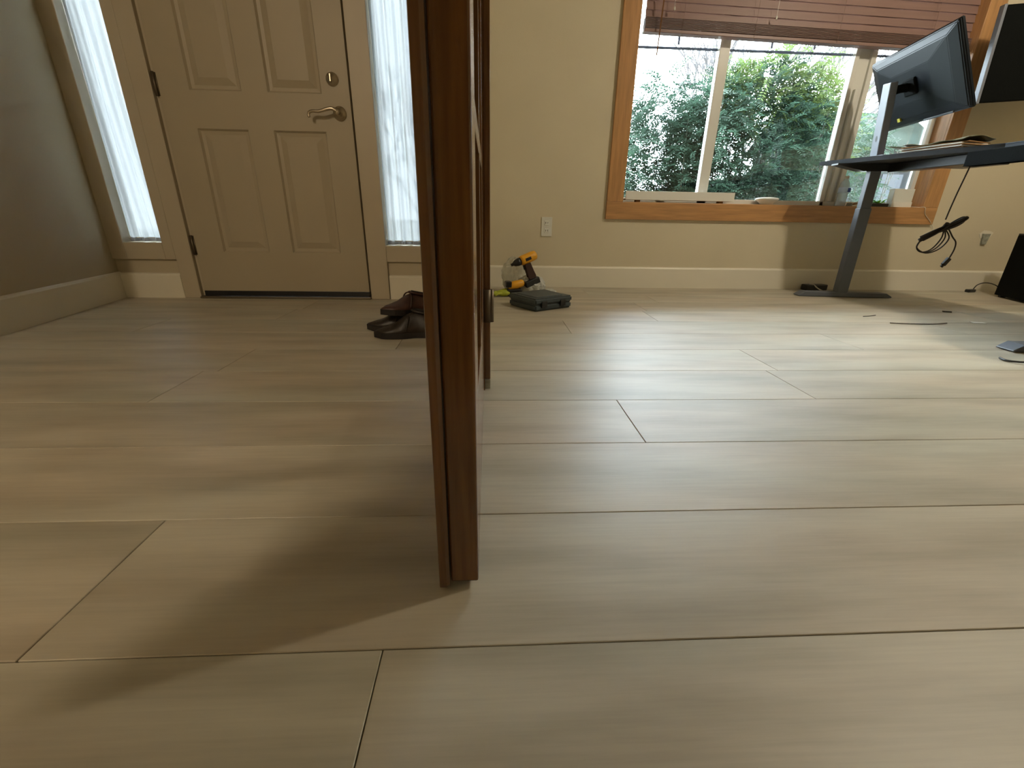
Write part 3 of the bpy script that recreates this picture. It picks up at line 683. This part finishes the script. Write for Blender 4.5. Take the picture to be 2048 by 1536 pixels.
t = thing('yellow_tool_body', 'yellow and black power tool lying behind the tool case', 'tool', (.155, 2.765, .002), .15)
bm = bmesh.new(); lathe(bm, [(.020, -.05), (.026, -.045), (.027, .0), (.022, .045), (.014, .055)], 16, T(.01, 0, .066) @ Rt(PI / 2 - .25, 'Y')); obj('housing', bm, yellow, t, True)
bm = bmesh.new(); B(bm, -.055, -.018, -.028, .028, .052, .09, .006, Rt(0, 'Y')); obj('end_cap', bm, black, t)
bm = bmesh.new(); B(bm, -.05, .05, -.03, .03, 0, .045, .01); obj('battery_base', bm, black, t)
t = thing('lime_glove', 'lime green work glove on the floor left of the tool case', 'glove', (.100, 2.755, 0), .3)
bm = bmesh.new(); bmesh.ops.create_icosphere(bm, subdivisions=3, radius=1)
for v in bm.verts:
    n3 = math.sin(v.co.x * 5 + v.co.y * 3) * .12; v.co = Vector((v.co.x * .05 * (1 + n3), v.co.y * .036, max(0, v.co.z * .024 * (1 + n3) + .022)))
obj('palm', bm, lime, t, True)
for k in range(4):
    bm = bmesh.new(); tube(bm, smoothpts([(-.03, -.024 + .016 * k, .02), (-.055, -.028 + .018 * k, .022), (-.075, -.03 + .02 * k, .012)], 4), .010, 8, .007); obj('finger', bm, lime, t, True)
bagm = mat('white_crinkled_plastic', (.68, .70, .66), .22, spec=.8); leafback(bagm, .3)
def bag(nm, label, c, s, m, seed, sub=4):
    r = random.Random(seed); bm = bmesh.new(); bmesh.ops.create_icosphere(bm, subdivisions=sub, radius=1)
    k = [(Vector((r.uniform(-1, 1), r.uniform(-1, 1), r.uniform(-1, 1))).normalized(), r.uniform(4, 12), r.uniform(0, 6)) for _ in range(9)]
    for v in bm.verts:
        q = 1 + sum(abs(math.sin(d.dot(v.co) * f + p)) * .07 for d, f, p in k) - .3
        p = v.co * q; v.co = Vector((c[0] + p.x * s[0], c[1] + p.y * s[1], max(.0005, c[2] + p.z * s[2])))
    return tag(obj(nm, bm, m), label, 'bag')
bag('plastic_bag', 'crinkled white plastic bag under the yellow drill', (.268, 2.835, .055), (.082, .06, .06), bagm, 2)
bagt = mat('hazy_bag_plastic', (.62, .62, .52), .35); bagt.node_tree.nodes['Principled BSDF'].inputs['Alpha'].default_value = .42
bag('plastic_bag', 'hazy clear plastic bag bulging upright left of the drill', (.160, 2.905, .105), (.068, .05, .105), bagt, 5)
bag('plastic_bag', 'small scrap of pale plastic wrap behind the tool case', (.385, 2.80, .018), (.04, .03, .022), bagm, 9, 3)

# ------------------------------------------------------------------ shoes
def shoe(loc, rot, label, m, L=.285, hgt=.105, strap=False):
    t = thing('leather_shoe', label, 'shoe', loc, 0, 'shoes in a pile beside the wooden door'); t.rotation_euler = rot
    # body: rings along x from toe (-x) to heel (+x)
    N = 22; K = 24; vs = []; fs = []
    def wid(u): return .030 + .022 * math.sin(min(1, u * 2.4) * PI / 2) - .012 * math.exp(-((u - .58) / .13) ** 2) - .010 * max(0, (u - .85) / .15) ** 2
    def top_(u): return .035 + (hgt - .035) * (1 / (1 + math.exp(-(u - .36) * 13))) - .012 * math.exp(-((u - .8) / .12) ** 2)
    for i in range(N + 1):
        u = i / N; s = math.sin(PI * min(1, max(0, (u + .0) / .16)) / 2) if u < .16 else (math.sqrt(max(0, 1 - ((u - .88) / .12) ** 2)) if u > .88 else 1)
        s = max(s, .05); x = -L / 2 + L * u; hw = wid(u) * s; tp = .022 + (top_(u) - .022) * (.35 + .65 * s)
        for k in range(K):
            a = 2 * PI * k / K; cy = math.cos(a); sz = math.sin(a)
            y = hw * (abs(cy) ** .75) * (1 if cy > 0 else -1) * (1 - .35 * max(0, sz) * (u > .3))
            z = .020 + (tp - .020) * max(0, sz) ** .8 if sz > 0 else .020 + .004 * sz
            vs.append((x, y, z))
    for i in range(N):
        for k in range(K): fs.append((i * K + k, i * K + (k + 1) % K, (i + 1) * K + (k + 1) % K, (i + 1) * K + k))
    fs.append(tuple(range(K))[::-1]); fs.append(tuple(N * K + k for k in range(K)))
    obj('upper', (vs, fs), m, t, True)
    pts = []
    for i in range(20):
        u = i / 19; s = math.sin(PI * min(1, u / .14) / 2) if u < .14 else (math.sqrt(max(0, 1 - ((u - .88) / .13) ** 2)) if u > .88 else 1); pts.append((-L / 2 - .004 + (L + .006) * u, (wid(u) + .004) * max(s, .08)))
    bm = bmesh.new(); poly(bm, [(x, y) for x, y in pts] + [(x, -y) for x, y in pts[::-1]], .001, .023); obj('sole', bm, sole, t)
    bm = bmesh.new(); lathe(bm, [(.035, -.006), (.040, 0), (.036, .005), (.026, .002), (.020, -.02)], 24, T(L * .22, 0, hgt - .008) @ Rt(.18, 'Y') @ Matrix.Diagonal((1.5, .72, 1, 1))); obj('collar', bm, m, t, True)
    bm = bmesh.new(); lathe(bm, [(.030, 0), (.030, .004)], 20, T(L * .22, 0, hgt - .004) @ Rt(.18, 'Y') @ Matrix.Diagonal((1.5, .70, 1, 1))); obj('lining', bm, darkin, t)
    bm = bmesh.new(); tube(bm, smoothpts([(-L * .06, -.045, .03), (-L * .02, -.03, .075), (-L * .0, 0, .088), (-L * .02, .03, .075), (-L * .06, .045, .03)], 5), .003, 6); obj('seam_strap', bm, m, t, True)
    return t
shoe((-.325, 1.785, 0), (0, 0, math.radians(9)), 'dark brown leather shoe nearest the viewer, toe pointing left', leath)
shoe((-.385, 1.900, 0), (0, 0, math.radians(2)), 'dark brown leather shoe behind the nearest one, toe furthest left', leath)
shoe((-.345, 1.885, .074), (0, math.radians(4), math.radians(38)), 'reddish brown clog lying on top of the shoe pile', leathr, .25, .088)
shoe((-.245, 2.035, 0), (0, 0, math.radians(10)), 'dark shoe at the back of the pile, mostly hidden', leath)

# ------------------------------------------------------------------ outdoors
bm = bmesh.new(); B(bm, -14, 26, 3.40, 60, -.35, -.30)
struct('ground', bm, ground_m, 'winter lawn outside the windows', 'ground')
bm = bmesh.new(); B(bm, -6, 20, 6.6, 8.6, -.30, -.27, .005)
struct('pavement', bm, pave, 'pale pavement beyond the shrub', 'pavement')
# hillside at right
vs = []; fs = []
for j in range(14):
    for i in range(30):
        x = 5 + i * 1.2; y = 16 + j * 1.6; z = -.4 + 3.4 * (1 - math.exp(-max(0, x - 8.0) / 3.0)) * min(1, j / 4) + .25 * math.sin(x * 1.3 + y)
        vs.append((x, y, z))
for j in range(13):
    for i in range(29): a = j * 30 + i; fs.append((a, a + 1, a + 31, a + 30))
struct('hillside', (vs, fs), fieldm, 'grey-green hillside seen through the right end of the window', 'hill')
t = thing('grey_house', 'pale grey house far behind the shrub at the right', 'house', (11.5, 15, -.3))
box('wall', -1.5, 2.5, 0, 3, 0, 3.0, sidingm, t, 0)
bm = bmesh.new(); a = [bm.verts.new(v) for v in ((-1.8, -.3, 2.95), (2.8, -.3, 2.95), (2.8, 3.3, 2.95), (-1.8, 3.3, 2.95), (-1.8, 1.5, 4.2), (2.8, 1.5, 4.2))]
for f in ((0, 1, 5, 4), (2, 3, 4, 5), (0, 4, 3), (1, 2, 5), (0, 3, 2, 1)): bm.faces.new([a[k] for k in f])
obj('roof', bm, fieldm, t)
for x in (-.6, 1.2): box('window', x, x + .7, -.02, 0, 1.2, 2.2, shell, t, 0)
# shrub: arching fronds with paired leaflets on upright canes
def frond_mesh(n_leaf, length, arch):
    V = []; Fc = []
    for k in range(n_leaf):
        u = .15 + .85 * k / (n_leaf - 1); x = length * u; z = arch * math.sin(u * 1.5) - .06 * u * u
        for sgn in (-1, 1):
            ll = .040 * (1.15 - .5 * u) * random.uniform(.8, 1.2); w = ll * .20; a = sgn * random.uniform(.7, 1.1); dz = random.uniform(-.35, .15)
            dx, dy = math.cos(a), math.sin(a); b = len(V)
            V += [(x, 0, z), (x + dx * ll * .45 - dy * w, dy * ll * .45 + dx * w, z + dz * ll * .4), (x + dx * ll, dy * ll, z + dz * ll), (x + dx * ll * .45 + dy * w, dy * ll * .45 - dx * w, z + dz * ll * .4)]
            Fc.append((b, b + 1, b + 2, b + 3))
    return np.array(V), np.array(Fc)
protos = [frond_mesh(9, .20, .05), frond_mesh(7, .16, .07), frond_mesh(11, .25, .04)]
def crown(n, cx, cy, cz, rx, ry, rz, low, seed):
    g = np.random.default_rng(seed); VV = []; FF = []; off = 0
    for k in range(n):
        V, Fc = protos[k % 3]
        while True:
            p = g.uniform(-1, 1, 3)
            q = p[0] ** 2 + p[1] ** 2 + max(p[2], 0) ** 2
            if q < 1 and (q > .25 or g.random() < .4): break
        pos = np.array([cx + p[0] * rx, cy + p[1] * ry, cz + p[2] * rz])
        if pos[2] < low and g.random() < .75: continue
        az = math.atan2(p[1], p[0]) + g.normal(0, .8); el = g.uniform(-.7, .6); ro = g.uniform(-.7, .7); s = g.uniform(.8, 1.35)
        ca, sa, ce, se, cr, sr = math.cos(az), math.sin(az), math.cos(el), math.sin(el), math.cos(ro), math.sin(ro)
        Rz = np.array([[ca, -sa, 0], [sa, ca, 0], [0, 0, 1]]); Ry = np.array([[ce, 0, -se], [0, 1, 0], [se, 0, ce]]); Rx = np.array([[1, 0, 0], [0, cr, -sr], [0, sr, cr]])
        VV.append((V * s) @ (Rz @ Ry @ Rx).T + pos); FF.append(Fc + off); off += len(V)
    return np.vstack(VV).tolist(), np.vstack(FF).tolist()
def canes(bm, n, x0, x1, y0, y1, z1, seed, z0=-.3, rad=.007):
    r = random.Random(seed)
    for k in range(n):
        x = r.uniform(x0, x1); y = r.uniform(y0, y1); h = z1 * r.uniform(.75, 1.05); dx = r.uniform(-.12, .12)
        tube(bm, [(x, y, z0), (x + dx * .4, y, z0 + (h - z0) * .5), (x + dx + r.uniform(-.05, .05), y + r.uniform(-.1, .1), h)], rad * r.uniform(.7, 1.4), 5, .003)
def shrub(name, label, blobs, cane, seed):
    t = thing(name, label, 'shrub', (0, 0, 0))
    VV = []; FF = []; YV = []; YF = []
    for i, (n, cx, cy, cz, rx, ry, rz, low, yel) in enumerate(blobs):
        V, Fc = crown(n, cx, cy, cz, rx, ry, rz, low, seed + i)
        A_, B_ = (YV, YF) if yel else (VV, FF)
        o = len(A_); A_ += V; B_ += [[a + o for a in f] for f in Fc]
    o = obj('foliage', (VV, FF), leafm, t); o['kind'] = 'stuff'
    if YV: o = obj('young_foliage', (YV, YF), leafy, t); o['kind'] = 'stuff'
    bm = bmesh.new(); canes(bm, *cane); o = obj('canes', bm, stemm, t); o['kind'] = 'stuff'
    return t
shrub('heavenly_bamboo_shrub', 'big dark green leafy shrub filling the middle of the window',
      [(3400, 2.75, 5.1, 1.15, .84, .50, .75, .45, 0), (1000, 2.95, 5.1, 1.68, .62, .4, .34, .4, 1), (500, 2.2, 4.9, 1.15, .3, .35, .5, .4, 0), (600, 2.7, 5.0, .45, .9, .5, .5, .2, 0)], (75, 1.95, 3.5, 4.7, 5.5, 1.5, 5), 11)
shrub('heavenly_bamboo_shrub', 'shorter blue-green shrub behind the left window section',
      [(2000, 1.84, 5.3, 1.05, .42, .45, .80, .2, 0), (650, 1.42, 5.0, .80, .26, .3, .55, .1, 0), (400, 1.75, 5.2, .35, .5, .4, .45, 0, 0)], (34, 1.3, 2.15, 5.0, 5.6, 1.2, 8), 41)
shrub('heavenly_bamboo_shrub', 'loose pale green shrub behind the monitor stand at the right',
      [(1100, 4.1, 5.8, 1.05, .65, .5, .75, .2, 0), (350, 3.75, 5.5, 1.3, .3, .3, .4, .2, 1)], (30, 3.6, 4.7, 5.4, 6.2, 1.3, 9), 71)
# bare trees
def bare_tree(name, label, base, h, seed, depth=5, spread=.55, r0=.05, lean=0):
    r = random.Random(seed); bm = bmesh.new(); bt = bmesh.new()
    def br(p, d, L, rad, k, bmm):
        mid = p + d * L * .5 + Vector((r.uniform(-.06, .06), r.uniform(-.06, .06), 0)) * L; e = p + d * L
        tube(bmm, [p, mid, e], max(rad, .009), 6 if k > 2 else 4, max(rad * .6, .0075))
        if k == 0: return
        for _ in range(3 if k > 1 else 4):
            dd_ = (d + Vector((r.uniform(-1, 1), r.uniform(-1, 1), r.uniform(-.35, .6))) * spread).normalized()
            br(p + (e - p) * r.uniform(.55, 1), dd_, L * r.uniform(.6, .82), rad * .58, k - 1, bt)
    br(Vector((0, 0, 0)), Vector((lean, 0, 1)).normalized(), h, r0, depth, bm)
    t = thing(name, label, 'tree', base); obj('trunk', bm, barkm, t, True); o = obj('branches', bt, barkm, t); o['kind'] = 'stuff'; return t
bare_tree('bare_tree', 'bare winter tree beyond the left window section', (2.1, 8.2, -.3), 1.15, 4, 5, .62, .045, -.1)
bare_tree('bare_tree', 'thin bare tree rising behind the middle of the big shrub', (4.0, 7.4, -.3), 1.30, 9, 5, .5, .03)
bare_tree('bare_tree', 'bare tree behind the right end of the big shrub', (5.3, 8.4, -.3), 1.35, 15, 5, .55, .035)
bare_tree('bare_tree', 'faint bare tree seen through the sidelight beside the wooden door', (-.9, 6.5, -.3), 1.1, 22, 5, .6, .04)
